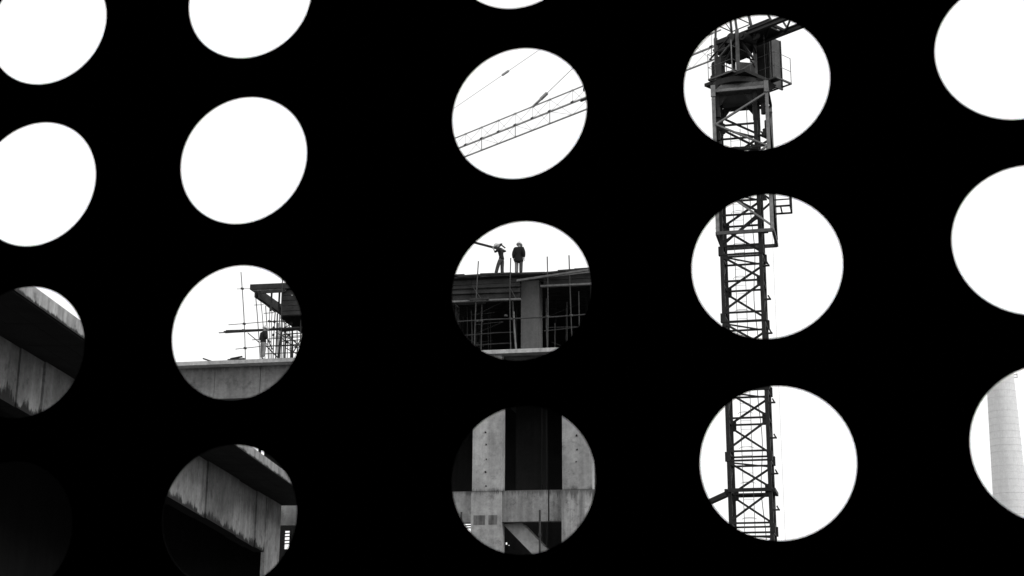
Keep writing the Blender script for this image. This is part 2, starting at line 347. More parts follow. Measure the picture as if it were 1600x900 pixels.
# ledge planks at the foot of the shutters
for (x0, x1, y0, y1, t, m) in ((700, 760, 472, 469.5, .3, 'form_l'), (752, 814, 469.5, 467.5, .36, 'form_l'), (690, 758, 476, 473, .5, 'form'), (845, 930, 447.5, 443.5, .34, 'form_l'), (734, 764, 468.5, 467, .22, 'form')):
    plank(x0, y0, t, x1, y1, t, .22, .09, m)
plank(700, 458.5, .5, 813, 455, .5, .1, .1, 'form', 'waling'); plank(700, 451, .52, 813, 446.5, .52, .06, .06, 'form', 'waling')
plank(640, 480, .5, 700, 476, .5, .25, .1, 'form'); plank(441, 492, .5, 560, 486, .5, .25, .1, 'form')
# cantilevered left end of the roof: front edge board, receding edge board, prop joists
plank(391, 448.5, .5, 445, 446.2, .5, .08, .28, 'form', 'edge_board'); plank(396, 452, .56, 446, 450, .56, .06, .2, 'form_l', 'edge_board')
plank(408, 456.5, .55, 446, 454.5, .55, .1, .14, 'form', 'edge_board'); plank(441, 447, .5, 500, 444, .5, .1, .3, 'form', 'edge_board')
zc = Z_(393, 449, .5)
for (ds, z0, z1, t1, m) in ((0, -.1, .12, 8.2, 'form'), (.28, -.55, -.02, 7.6, 'form'), (.5, -.6, -.1, 7.4, 'form')):
    s = sFL+ds; p, q = W(s, .55, zc+(z0+z1)/2), W(s, t1, zc+(z0+z1)/2); bar('side_board', p, q, .07, 'form', F, z1-z0)
for k in range(4): bbox('joist', sFL+.6, sF0-.05, 4.6+k*.9, 4.75+k*.9, zc-.5, zc-.32, 'form', F)
bbox('side_deck', sFL+.6, sF0-.02, 3.6, 8.2, zc-.3, zc-.24, 'form', F)
for k in range(6): bbox('side_shutter', sF0-.12, sF0-.05, .75+k*1.2, 1.93+k*1.2, zc-1.75, zc-.1, 'form', F)
for k in range(5):
    a = pb(425+k*8, 462, .7); bar('stud', W(S_(424+k*9, 470, .8), .8+k*.3, zc-.1), W(S_(424+k*9, 470, .8), .8+k*.3, zc-1.3), .09, 'form', F)
# loose planks sticking out of the roof edge
for (x0, y0, t0, x1, y1, t1, w_, h_) in ((808, 438.5, .1, 930, 420, -1.3, .14, .1), (838, 434.5, .2, 932, 424, -.6, .1, .07)):
    a, b = pb(x0, y0, t0), pb(x1, y1, t1)
    vs, fs = barv(W(a[0], t0, a[1]), W(b[0], t1, b[1]), w_, h_); o = part('putlog_plank', vs, fs, 'form_l', F)

for k in range(10): bbox('deck_beam', sF0+.2, sR-.3, 1.1+k*.75, 1.22+k*.75, zR-.34, zR-.165, 'form', F)
# ------------------------------------------------------------------ scaffolds (each pole a part)
def crooked(name, p, q, r, mat, root):
    """a used pole: not quite straight, varying a little in thickness"""
    n, k = 7, 4; d = (q-p); L = d.length; d.normalize(); u = V((0, 0, 1)) if abs(d.z) < .9 else V((0, 1, 0)); a = d.cross(u).normalized(); b = a.cross(d)
    bow = random.uniform(-.012, .012)*L; bow2 = random.uniform(-.006, .006)*L; vs = []
    for i in range(k+1):
        f = i/k; c = p.lerp(q, f)+a*bow*math.sin(math.pi*f)+b*bow2*math.sin(2*math.pi*f); rr = r*random.uniform(.88, 1.12)
        vs += [c+(a*math.cos(2*math.pi*m/n)+b*math.sin(2*math.pi*m/n))*rr for m in range(n)]
    fs = [(i*n+m, (i+1)*n+m, (i+1)*n+(m+1) % n, i*n+(m+1) % n) for i in range(k) for m in range(n)] + [tuple(range(n)), tuple(range((k+1)*n-1, k*n-1, -1))]
    return part(name, vs, fs, mat, root)
def pole(root, x0, y0, x1, y1, t, r=.026, mat='pole', t1=None, name='pole'):
    a, b = pb(x0, y0, t), pb(x1, y1, t if t1 is None else t1)
    return crooked(name, W(a[0], t, a[1]), W(b[0], t if t1 is None else t1, b[1]), r, mat, root)
def stand(root, x0, y0, x1, t, r=.026, mat='pole', z=None):
    """upright whose top is at pixel x0,y0 and whose foot stands on the floor slab near column x1"""
    a = pb(x0, y0, t); b = S_(x1, 545, t); return crooked('upright', W(a[0], t, a[1]), W(b, t, zT+.002 if z is None else z), r, mat, root)
S1 = thing('scaffold', 'steel pole scaffold in front of the dark upper storey beside its column', 'scaffold', tuple(W(-1, .2, zT)), -TH_B)
for (x0, y0, x1, r, m) in ((747.5, 408, 741, .029, 'pole_l'), (798, 403, 798, .03, 'pole_l'), (855, 401, 855.5, .029, 'pole_l'), (889, 399, 894, .03, 'pole')):
    stand(S1, x0, y0, x1, .25, r, m)
for (x0, y0, x1, t, r, m) in ((753, 440, 751.5, .9, .036, 'pole_l'), (713, 441, 712, .8, .03, 'pole'), (717, 480, 716, 1.6, .035, 'pole_l'), (730, 480, 729, 2.2, .028, 'pole'), (802.5, 487, 806.5, .5, .05, 'form_l'),
                              (800, 455, 806, .8, .045, 'pole'), (904, 455, 905, 1.2, .03, 'pole'), (867, 505, 867, 1.8, .03, 'pole'), (680, 440, 679, .3, .03, 'pole'), (665, 470, 665, 1.0, .03, 'pole'), (640, 470, 640, 1.0, .03, 'pole')):
    stand(S1, x0, y0, x1, t, r, m)
pole(S1, 700, 503.5, 926, 490.5, .3, .034, 'pole_l'); pole(S1, 700, 525, 802, 519, .5, .026); pole(S1, 850, 517, 930, 508, .6, .026)
pole(S1, 704, 467, 716, 480, .4, .035); pole(S1, 738, 447, 752, 468, .35, .032); pole(S1, 796, 449, 806, 467, .35, .04); pole(S1, 705, 541, 800, 536, .9, .03, 'pole')
for (x, y) in ((746, 501.5), (798, 498), (855.5, 494.5), (892.5, 492.5), (752, 501), (790.5, 493)):
    a = pb(x, y, .27); vs, fs = barv(W(a[0]-.05, .2, a[1]), W(a[0]+.05, .34, a[1]), .09, .1); part('coupler', vs, fs, 'pole_l', S1)
rs = random.Random(11)
for k in range(18):
    xx = rs.uniform(704, 810) if k % 3 else rs.uniform(852, 925); stand(S1, xx+rs.uniform(-2, 2), rs.uniform(478, 500) if k % 3 else rs.uniform(455, 480), xx, rs.uniform(1.4, 5), rs.uniform(.02, .036), rs.choice(('pole', 'pole_l')))
for k in range(9):
    xx = rs.uniform(702, 760) if k % 3 else rs.uniform(850, 870); yy = rs.uniform(488, 538); pole(S1, xx, yy, xx+rs.uniform(35, 55), yy+rs.uniform(-5, 0) if k % 2 else yy+rs.choice((-22, 18)), rs.uniform(1.4, 4), rs.uniform(.018, .03), rs.choice(('pole', 'pole_l')))
S2 = thing('scaffold', 'thin pole scaffold standing left of the roof formwork around the lone worker', 'scaffold', tuple(W(S_(400, 560), .6, zT)), -TH_B)
for (x0, y0, x1, t, r) in ((376.5, 425, 384.5, .3, .022), (399.5, 463, 408, 1.1, .024), (415, 478, 421, 1.6, .026), (441.5, 432, 440, .35, .03), (407, 466, 416, 2.0, .02),
                           (425, 487, 426, 2.4, .02), (430, 488, 427.5, 1.8, .03), (434, 488, 432, 2.8, .02), (437, 488, 436.5, 1.4, .026), (447, 500, 446, 2.2, .026), (452, 505, 455, 1.2, .026), (421.5, 470, 424, 3.2, .018),
                           (457, 505, 459, 2.6, .024), (464, 510, 466, 1.6, .03), (470, 500, 471, .8, .03), (475, 500, 477, 2, .03), (482, 500, 483, 1.4, .03), (491, 500, 491, 2.2, .03), (444, 470, 441, 4.2, .02), (450, 480, 449.5, 5, .02), (433, 490, 431, 5.2, .02)):
    stand(S2, x0, y0, x1, t, r)
for (x0, y0, x1, y1, t, r) in ((370, 451.5, 396, 450.8, .34, .014), (357, 507.5, 432, 501.5, .34, .02), (368, 545.5, 408, 541, .34, .018), (397, 476.6, 412, 476, 1.15, .016), (412, 489.5, 428, 488.5, 1.7, .02),
                               (394, 531, 475, 526, 1.9, .022), (411, 542, 475, 537, 1.6, .03), (414, 553, 475, 550, 1.5, .026), (425, 527, 480, 524, 3, .02), (420, 503, 445, 501, 1.7, .03), (430, 541, 480, 539, 4, .02)):
    pole(S2, x0, y0, x1, y1, t, r)
for (x0, y0, x1, y1, t, r) in ((387, 520, 405.5, 535.5, .9, .026), (410, 534, 439, 564, .9, .034), (444, 518, 472, 545, .8, .03), (409, 471, 430, 488, 1.7, .03), (426, 546, 418, 530, 2.4, .03), (455, 556, 470, 530, 1.2, .03)):
    pole(S2, x0, y0, x1, y1, t, r)
rs = random.Random(3)
for k in range(16):
    xx = rs.uniform(434, 492); tt_ = rs.uniform(1.5, 7); stand(S2, xx+rs.uniform(-3, 3), rs.uniform(486, 512), xx, tt_, rs.uniform(.018, .034))
for k in range(9):
    xx = rs.uniform(430, 455); yy = rs.uniform(505, 545); pole(S2, xx, yy, xx+rs.uniform(20, 40), yy+rs.choice((-3, -2, 14, -16)), rs.uniform(1.5, 5), rs.uniform(.018, .03))
for k in range(10):
    a = pb(rs.uniform(424, 470), rs.uniform(500, 548), rs.uniform(1, 3)); tq = 1.5; part('coupler', *barv(W(a[0]-.06, tq, a[1]), W(a[0]+.06, tq+.05, a[1]+rs.uniform(-.05, .05)), .11, .12), 'pole', S2)
for (x0, y0, x1, y1, t, w_, h_) in ((351, 519, 476, 511.8, .95, .28, .07), (354, 517, 405, 515.4, 1.05, .2, .05), (342, 520, 372, 518.5, 1.0, .06, .04), (440, 516.5, 480, 512.5, 1.2, .3, .09)):
    plank(x0, y0, t, x1, y1, t, w_, h_, 'form', 'walk_plank', S2)
for (x, y) in ((378.5, 451), (381.5, 506), (383, 544), (380.5, 516), (443, 502), (421, 502)):
    a = pb(x, y, .32); vs, fs = barv(W(a[0]-.045, .26, a[1]), W(a[0]+.045, .38, a[1]), .08, .1); part('coupler', vs, fs, 'pole', S2)
a = pb(384.5, 566, .3); part('base_plate', *barv(W(a[0]-.14, .3, zT+.02), W(a[0]+.14, .3, zT+.02), .2, .03), 'pole', S2)
# single poles before the lower storey, standing on the ground
for (x, y, lab) in ((843.5, 797, 'rusty steel pole standing before the tie beam, above the stair flight'), (721, 800, 'short steel pole left of the tie-hole column, by the lit gap')):
    s, z = pb(x, y, -.25); o = thing('scaffold_pole', lab, 'pole', tuple(W(s, -.25, 0)), -TH_B)
    tube('pole', W(s, -.25, 0), W(s, -.25, z), .05, 'pole', o); a = V((0, 0, .0)); part('coupler', *barv(W(s-.07, -.25, z-1.2), W(s+.07, -.25, z-1.2), .14, .14), 'pole', o)
# loose boards lying on the slab edge in front of the lone worker
ob = thing('board_pile', 'low pile of loose boards lying on the bare slab left of the worker', 'boards', tuple(W(S_(367, 568, .4), .45, zT)), -TH_B)
for (x0, x1, t, hgt, tilt) in ((352, 379, .55, .02, 0), (356, 381, .42, .08, .05), (360, 377, .5, .15, .12), (317, 330, .35, .03, .16)):
    a, b = S_(x0, 566, t), S_(x1, 566, t); bar('board', W(a, t, zT+hgt+.03+(tilt if x0 == 317 else 0)), W(b, t+.1, zT+hgt+.03+(tilt if x0 != 317 else 0)), .2, 'form', ob, .05)

# ------------------------------------------------------------------ near building on the left: overhanging slab and deep stained beam
zs = CZ+8.55
P1, P2 = at_z(22.5, 453, zs), at_z(456, 758, zs)
dA = (P2-P1).normalized(); nA = V((dA.y, -dA.x, 0))        # nA points right, to the open side
if nA.x < 0: nA = -nA
A = thing('concrete_building', 'concrete building with overhanging slab and deep beam stained along its bottom edge', 'building', tuple(V((P1.x, P1.y, 0))-nA*4+dA*10))
def AL(a, b, z): p = P1 + dA*a + nA*b; return V((p.x, p.y, z))
aEnd = ((OB-tB*.02-P1).dot(tB))/dA.dot(tB) - .15
FH = .40
vs, fs = [], []
def abox(name, a0, a1, b0, b1, z0, z1, mat, parent=None, attr=True, da=0):
    vs = [AL(a0, b0, z0), AL(a1, b0, z0), AL(a1+da, b1, z0), AL(a0, b1, z0), AL(a0, b0, z1), AL(a1, b0, z1), AL(a1+da, b1, z1), AL(a0, b1, z1)]
    return part(name, vs, BF if nA.cross(dA).z > 0 or True else BF, mat, A, parent, [0]*4+[z1-z0]*4 if attr else None)
abox('overhanging_slab', -14, aEnd, 0, -12, zs, zs+FH, 'fascia')
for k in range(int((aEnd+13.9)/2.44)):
    for q in range(3): abox('soffit_shade_sheet', -13.9+k*2.44+.01, -13.9+(k+1)*2.44-.01, -.06-q*.66, -.71-q*.66, zs-.02-random.uniform(0, .006), zs-.003, 'soffit', None, False)  # added dark sheets, painted shade below the slab
OV = 2.0
def on_face(x, y, off=OV):
    p = hit(x, y, P1-nA*off, nA); return (p-P1).dot(dA), p.z
f1, f2 = on_face(0, 622), on_face(411, 863)
def zbot(a): return f1[1] + (f2[1]-f1[1])*(a-f1[0])/(f2[0]-f1[0])
edges = [-13.5, f1[0]-6, f1[0]-2.5] + [on_face(x, y)[0] for x, y in ((27, 600), (65, 600), (130, 650), (190, 700), (258, 740), (322, 760), (370, 800), (398, 830), (411.5, 850))]
for k, (a0, a1) in enumerate(zip(edges, edges[1:])):
    pr = OV - (0, .03, -.01, .02, .07, 0, .04, .0, .06, -.02, .05, .0)[k % 12]; z0, z1 = zbot(a0+.01), zbot(a1-.01); zt = zs-.03
    nseg = 6; vs, hb, fs = [], [], []
    for i in range(nseg+1):
        a = a0+.035+(a1-a0-.07)*i/nseg; zb = zbot(a)
        vs += [AL(a, -pr, zb), AL(a, -pr, zt), AL(a, -pr-.5, zt), AL(a, -pr-.5, zb)]; hb += [0, zt-zb, zt-zb, 0]
    for i in range(nseg):
        for j in range(4):
            q = 4*i; fs.append((q+j, q+(j+1) % 4, q+4+(j+1) % 4, q+4+j))
    fs += [(0, 3, 2, 1), (4*nseg, 4*nseg+1, 4*nseg+2, 4*nseg+3)]
    part('beam_panel', vs, fs, 'conc_st', A, None, hb)
aP = on_face(411.5, 850)[0]+.12; aQ = on_face(436.5, 820)[0]
abox('end_pier', aP, aQ, -OV+.06, -OV-.12, 0, zs-.004, 'conc_st')
for a in (on_face(215, 740)[0], -9): abox('pier', a, a+.9, -OV-.55, -OV-1.4, 0, zs-.004, 'darkc')
abox('rear_wall', -14, aEnd-1, -10.5, -10.9, 0, zs-.004, 'inner', None, False)
abox('blocking_end_wall', aQ-.02, aQ+.3, -OV-.13, -10.49, 0, zs-.004, 'inner', None, False)

# ------------------------------------------------------------------ tower crane
YF = 51.0
TY = R(14); ex = V((math.cos(TY), -math.sin(TY), 0)); ey = V((math.sin(TY), math.cos(TY), 0)); FP = at_y(1170, 713, YF)
xl, xr = hit(1138.5, 713, FP, ey), hit(1201.5, 713, FP, ey)
TW = (xr-xl).length; ctr = (xl+xr)/2+ey*TW/2; CX, CY = ctr.x, ctr.y; zJ0 = hit(1170, 713, FP, ey).z; SEC = 2.5; hw = TW/2
K = thing('tower_crane', 'dark lattice tower crane with climbing cage, machine platform and long jib', 'tower crane', (CX, CY, 0), -TY)
nd = int(zJ0//SEC); zB = zJ0-nd*SEC
part('foundation_block', *(lambda v: (v, BF))([V((CX, CY, 0))+p for p in boxv((-2.2, -2.2, 0), (2.2, 2.2, zB-.01))]), 'conc', K)
FC = FP-ey*.22; cg0, cg1 = hit(1114.5, 150, FC, ey), hit(1197.5, 145, FC, ey); CWD = (cg1-cg0).length; ch = CWD/2
zC1, zC0 = hit(1156, 139.5, FC, ey).z, hit(1162, 362.5, FC, ey).z
cgc = (cg0+cg1)/2+ey*ch; CXC, CYC = cgc.x, cgc.y
def loc_mesh(name, vs, fs, mat, parent, loc=(0, 0, 0)):
    o = link(name, mesh(name, vs, fs, mat), parent); o.location = loc; return o
# one mast section in its own frame, copied up the tower
sec0 = link('mast_section', None, K); sec0.location = (0, 0, zB); sec0.empty_display_size = .2
for sx in (-1, 1):
    for sy in (-1, 1):
        loc_mesh('chord', *merge([barv((sx*hw, sy*hw, .012), (sx*hw, sy*hw, SEC-.012), .13, .13)]), 'crane', sec0)
        loc_mesh('joint_sleeve', *barv((sx*(hw+.035), sy*hw, -.16), (sx*(hw+.035), sy*hw, .17), .17, .17), 'crane', sec0)
def face(k):                                   # k: front, right, back, left; returns map (u, z) -> local point
    return [lambda u, z: V((u*hw, -hw-.02, z)), lambda u, z: V((hw+.02, u*hw, z)), lambda u, z: V((-u*hw, hw+.02, z)), lambda u, z: V((-hw-.02, -u*hw, z))][k]
for k in range(4):
    fm = face(k)
    for z, ww in ((.19, .07), (1.36, .07), (2.36, .07)):
        loc_mesh('horizontal_brace', *barv(fm(-.93, z), fm(.93, z), ww, ww*.9), 'crane', sec0)
    loc_mesh('diagonal_brace', *barv(fm(-.94, 2.28), fm(.94, 1.44), .085, .07), 'crane', sec0)
    loc_mesh('diagonal_brace', *barv(fm(.94, 1.22), fm(-.94, .3), .085, .07), 'crane', sec0)
loc_mesh('horizontal_brace', *barv((-hw, -hw, 2.3), (hw, hw, 2.3), .05), 'crane', sec0)
for k in (0, 2):
    fm = face(k)
    for (u, z) in ((-.86, 2.28), (.86, 1.4), (.86, 1.24), (-.86, .3)): a = fm(u, z); loc_mesh('gusset_plate', *barv(a+V((0, 0, -.12)), a+V((0, 0, .12)), .16, .03, (0, 1, 0)), 'crane', sec0)
for z in (.62, 1.87): loc_mesh('step_cleat', *merge([barv((hw+.06, -hw, z), (hw+.3, -hw, z), .1, .05), barv((hw+.27, -hw, z), (hw+.2, -hw, z+.14), .08, .05)]), 'crane', sec0)
ld = []
for x in (-.3, .06): ld.append(tubev((x, .1, 0), (x, .1, SEC), .012, 5))
for i in range(8): ld.append(tubev((-.3, .1, .15+i*.3125), (.06, .1, .15+i*.3125), .006, 4))
for z in (.4, 1.65):
    pr = None
    for i in range(9):
        a = math.pi*i/8; p = V((-.12-.26*math.cos(a), .1-.4*math.sin(a), z))
        if pr: ld.append(tubev(pr, p, .008, 4))
        pr = p
loc_mesh('ladder', *merge(ld), 'cable', sec0)
nsec = int((zC1+.15-zB)//SEC)
for i in range(1, nsec):
    o = sec0.copy(); col.objects.link(o); o.location = (0, 0, zB+i*SEC)
    for chd in list(sec0.children):
        c = chd.copy(); col.objects.link(c); c.parent = o
zM = zB+nsec*SEC
# climbing cage
def CG(u, v, z): p = V((CXC, CYC, 0))+ex*u*ch+ey*v*ch; return V((p.x, p.y, z))
def TF(u, v, z): p = V((CX, CY, 0))+ex*u+ey*v; return V((p.x, p.y, z))
cg = part('climbing_cage', *merge([barv(CG(sx, sy, zC0), CG(sx, sy, zC1), .12, .12) for sx in (-1, 1) for sy in (-1, 1)]), 'cranel', K)
zz = [hit(1156, y, FC, ey).z for y in (150, 192, 231, 291, 354)]
for k in range(4):
    fm = [lambda u, z: CG(u, -1.03, z), lambda u, z: CG(1.03, u, z), lambda u, z: CG(-u, 1.03, z), lambda u, z: CG(-1.03, -u, z)][k]
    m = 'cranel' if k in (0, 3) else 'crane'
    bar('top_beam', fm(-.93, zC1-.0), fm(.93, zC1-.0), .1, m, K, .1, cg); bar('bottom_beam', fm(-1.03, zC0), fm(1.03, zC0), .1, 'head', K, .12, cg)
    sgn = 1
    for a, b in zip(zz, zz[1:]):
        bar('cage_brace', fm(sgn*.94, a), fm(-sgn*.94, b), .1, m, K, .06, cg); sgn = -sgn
    bar('cage_rail', fm(-.95, zz[2]), fm(.95, zz[2]), .05, 'crane', K, .06, cg)
# the weathered header of the cage
hz0, hz1 = zC1+.06, hit(1150, 128, FC, ey).z
part('cage_header', [CG(-.93, -.95, hz0), CG(.95, -.95, hz0), CG(.95, .95, hz0), CG(-.93, .95, hz0), CG(-.72, -.85, hz1), CG(.9, -.85, hz1), CG(.9, .9, hz1), CG(-.72, .9, hz1)], BF, 'header', K, cg)
for sx in (-1, 1): part('pin_bracket', *barv(CG(sx, -1.06, zC1-.22), CG(sx, -1.06, zC1+.22), .16, .1), 'cranel', K, cg)
gz = hit(1156, 147.5, FP, ey).z
for (u0, u1, v0, v1) in ((-hw+.1, hw-.1, -hw-.04, -hw+.02), (-hw+.1, hw-.1, hw-.02, hw+.04), (-hw-.04, -hw+.02, -hw+.1, hw-.1), (hw-.02, hw+.04, -hw+.1, hw-.1)):
    part('guide_plate', [TF(u, v, z) for z in (gz, zC1-.06) for u, v in ((u0, v0), (u1, v0), (u1, v1), (u0, v1))], BF, 'crane', K, cg)
for sx in (-1, 1):
    for v in (-hw, hw): part('gusset', [TF(sx*(hw-.07), v+d, z) for d in (-.02, .02) for z in (gz-.45, gz)] + [TF(sx*(hw-.4), v+d, gz) for d in (-.02, .02)], [(0, 1, 4), (2, 5, 3), (0, 2, 3, 1), (1, 3, 5, 4), (4, 5, 2, 0)], 'crane', K, cg)
for (u, v) in ((-1, -1), (1, -1), (1, 1), (-1, 1)): part('transfer_post', *barv(TF(u*hw, v*hw, zM), TF(u*hw, v*hw, zC1+.3), .15), 'crane', K, cg)
for (u, v) in ((-1, -1), (1, -1), (-1, 1), (1, 1)):
    part('guide_roller', *tubev(CG(u*.86, v*.86, zC1-1.0), CG(u*.86, v*.86, zC1-.62), .1, 10), 'crane', K, cg)
    part('guide_roller', *tubev(CG(u*.88, v*.86, zC1-1.9), CG(u*.88, v*.86, zC1-1.6), .09, 10), 'crane', K, cg)
# small work platform low on the cage
q0, q1 = hit(1206, 329, cgc, ey), hit(1236, 327, cgc, ey); zp = q0.z; zpt = hit(1220, 306, cgc, ey).z
u0, u1 = (q0-ctr).dot(ex), (q1-ctr).dot(ex); its = []
for y in (-.4, .5):
    its += [barv(TF(u0, y, zp), TF(u1, y, zp), .06), barv(TF(u1, y, zp), TF(u1, y, zpt+.4), .05), barv(TF(u0, y, zpt), TF(u1, y, zpt), .04), barv(TF(u0+.08, y, zp), TF(u0+.02, y, zpt), .05)]
its += [barv(TF(u1, -.4, zp), TF(u1, .5, zp), .06), barv(TF(u1, -.4, zpt), TF(u1, .5, zpt), .04), barv(TF((u0+u1)/2, -.4, zp), TF((u0+u1)/2, .5, zp), .05)]
part('cage_platform', *merge(its), 'crane', K, cg)
# slewing upper works: jib direction from the two bottom chords
z1 = at_y(1160, 63.5, CY).z; z0 = at_y(1144, 111, CY-1.0).z
N1, N2, F1, F2 = at_z(1100, 78.5, z1), at_z(917, 152, z1), at_z(1100, 99, z1), at_z(917, 170, z1)
jd = ((N2-N1)+(F2-F1)).normalized(); qd = V((jd.y, -jd.x, 0))
if qd.y < 0: qd = -qd
O = V((CX, CY, 0))
bN = (N1-O).dot(qd); bF = (F1-O).dot(qd); bM = (bN+bF)/2
def UP(a, b, z): p = O+jd*a+qd*b; return V((p.x, p.y, z))
part('slew_ring', *lathe([(.78, zC1+.3), (.95, hz1+.02), (.95, z0-.16), (.7, z0-.1)], 28, V((CX, CY, 0))), 'crane', K)
part('turntable', [UP(a, b, z) for z in (z0-.12, z0) for a, b in ((-1.0, -.75), (.95, -.75), (.95, .8), (-1.0, .8))], BF, 'crane', K)
part('turntable_skirt', [UP(a, b, z) for z, k in ((z0-.55, .75), (z0-.121, 1)) for a, b in ((-1.0*k, .0*k), (.3*k, .0*k), (.3*k, 1.15*k), (-1.0*k, 1.15*k))], BF, 'crane', K)
def platform(px, py, la, lb, solid):
    c = at_z(px, py, z0); a0, b0 = (c-O).dot(jd), (c-O).dot(qd)
    pl = part('platform', *merge([barv(UP(a0, b0, z0), UP(a0+la, b0, z0), .07, .06), barv(UP(a0+la, b0, z0), UP(a0+la, b0+lb, z0), .05), barv(UP(a0, b0, z0), UP(a0, b0+lb, z0), .07, .06), barv(UP(a0, b0+lb, z0), UP(a0+la, b0+lb, z0), .05), barv(UP(a0+la*.55, b0, z0), UP(a0+la*.55, b0+lb, z0), .05)]), 'head', K)
    s0_, s1_, s2_, s3_ = solid
    part('floor_plate', [UP(a0+la*a, b0+lb*b, z0+z) for z in (.031, .05) for a, b in ((s0_, s2_), (s1_, s2_), (s1_, s3_), (s0_, s3_))], BF, 'crane', K, pl)
    for (a, b) in ((0, 0), (la, 0), (0, lb), (la, lb)): tube('railing_post', UP(a0+a, b0+b, z0), UP(a0+a, b0+b, z0+1.05), .014, 'cable', K, pl, 5)
    for h in (.5, 1.04):
        for (a, b, c_, d) in ((0, 0, la, 0), (la, 0, la, lb), (0, 0, 0, lb)): tube('railing', UP(a0+a, b0+b, z0+h), UP(a0+c_, b0+d, z0+h), .011, 'cable', K, pl, 5)
    return a0, b0
platform(1144, 111, 1.15, 1.1, (.0, .62, 0, 1)); pa, pb_ = platform(1212, 120.5, 1.05, .95, (.02, 1, 0, .45))
tube('railing', at_y(1144, 111, CY-1)+V((0, 0, 0)), at_y(1142, 62, CY-1), .02, 'cranel', K)
# tower head: four posts with bracing
HQ = .52
th = part('tower_head', *merge([barv(UP(sa*HQ, sb*HQ, z0), UP(sa*HQ, sb*HQ, z1+.1), .13) for sa in (-1, 1) for sb in (-1, 1)]), 'head', K)
for (a, b, c_, d) in ((-1, -1, -1, 1), (-1, -1, 1, -1), (1, 1, -1, 1), (1, 1, 1, -1)):
    zm = (z0+z1)/2
    m = 'head'
    bar('head_brace', UP(a*HQ, b*HQ, z1-.15), UP(c_*HQ, d*HQ, zm), .08, m, K, .05, th); bar('head_brace', UP(a*HQ, b*HQ, z0+.1), UP(c_*HQ, d*HQ, zm-.02), .08, m, K, .05, th)
    bar('head_rail', UP(a*HQ, b*HQ, z1-.1), UP(c_*HQ, d*HQ, z1-.1), .1, 'crane', K, .16, th); bar('head_rail', UP(a*HQ, b*HQ, z0+.1), UP(c_*HQ, d*HQ, z0+.1), .1, 'crane', K, .14, th)
part('side_plate', [UP(-HQ-.02, b, z) for b, z in ((-HQ+.07, z0), (HQ-.07, z0), (HQ-.07, z0+.72), (-HQ+.07, z0+.5))] + [UP(-HQ+.0, b, z) for b, z in ((-HQ+.07, z0), (HQ-.07, z0), (HQ-.07, z0+.72), (-HQ+.07, z0+.5))],
     [(0, 1, 2, 3), (7, 6, 5, 4), (0, 4, 5, 1), (1, 5, 6, 2), (2, 6, 7, 3), (3, 7, 4, 0)], 'cabin', K, th)
part('slew_motor', *merge([lathe([(.16, z0+.02), (.2, z0+.06), (.2, z0+.34), (.15, z0+.36), (.15, z0+.82), (.13, z0+.9), (.06, z0+.95)], 16, V((UP(.72, -.35, 0).x, UP(.72, -.35, 0).y, 0)))]), 'crane', K, None)
part('machine_box', [UP(a, b, z) for z in (z0, z0+.62) for a, b in ((-.35, .25), (.5, .25), (.5, .55), (-.35, .55))], BF, 'crane', K)
part('machine_box', [UP(a, b, z) for z in (z1-.62, z1-.2) for a, b in ((-.4, .1), (.7, .1), (.7, .5), (-.4, .5))], BF, 'crane', K)
part('control_box', [UP(a, b, z) for z in (z0+.1, z0+.95) for a, b in ((.2, -.62), (.46, -.62), (.46, -.4), (.2, -.4))], BF, 'cabin', K)
part('resistor_box', [UP(a, b, z) for z in (z1-.5, z1-.16) for a, b in ((.1, -.5), (.6, -.5), (.6, -.1), (.1, -.1))], BF, 'crane', K)
for (a, b, c_, d, e_, f_2) in ((.5, -.5, z0+.3, -.5, -.5, z1-.3), (-.54, -.4, z1-.25, -.54, .45, z0+.55), (.7, -.7, z0+.9, -.2, -.6, z1-.1), (-.9, -.3, z1-.1, -.6, .5, z1-.55), (.9, -.2, z1-.15, .45, -.52, z0+1.0)):
    tube('pipe', UP(a, b, c_), UP(c_ if False else d, e_, f_2), .035, 'crane', K)
part('sheave', *merge([tubev(UP(-1.0, bN+.12, z1-.12), UP(-1.0, bN+.22, z1-.12), .2, 18), tubev(UP(-1.0, bN+.08, z1-.12), UP(-1.0, bN+.26, z1-.12), .06, 8)]), 'cabin', K)
part('gear_housing', [UP(a, b, z) for z in (z0, z0+.4) for a, b in ((.1, -.3), (.7, -.3), (.7, .5), (.1, .5))], BF, 'crane', K)
part('hoist_drum', *tubev(UP(-.25, -.6, z1-.16), UP(-.25, .75, z1-.16), .2, 16), 'cabin', K); part('hoist_motor', *merge([tubev(UP(-.75, -.5, z1-.2), UP(-.75, .2, z1-.2), .17, 14), tubev(UP(-.75, -.56, z1-.2), UP(-.75, -.5, z1-.2), .08, 10)]), 'crane', K)
part('machine_plate', [UP(a, b, z) for z in (z1+.03, z1+.09) for a, b in ((-1.6, bN), (.5, bN), (.5, bF), (-1.6, bF))], BF, 'crane', K)
part('winch_box', [UP(a, b, z) for z in (z1+.09, z1+.45) for a, b in ((-1.5, bN+.35), (-.5, bN+.35), (-.5, bF-.1), (-1.5, bF-.1))], BF, 'crane', K)
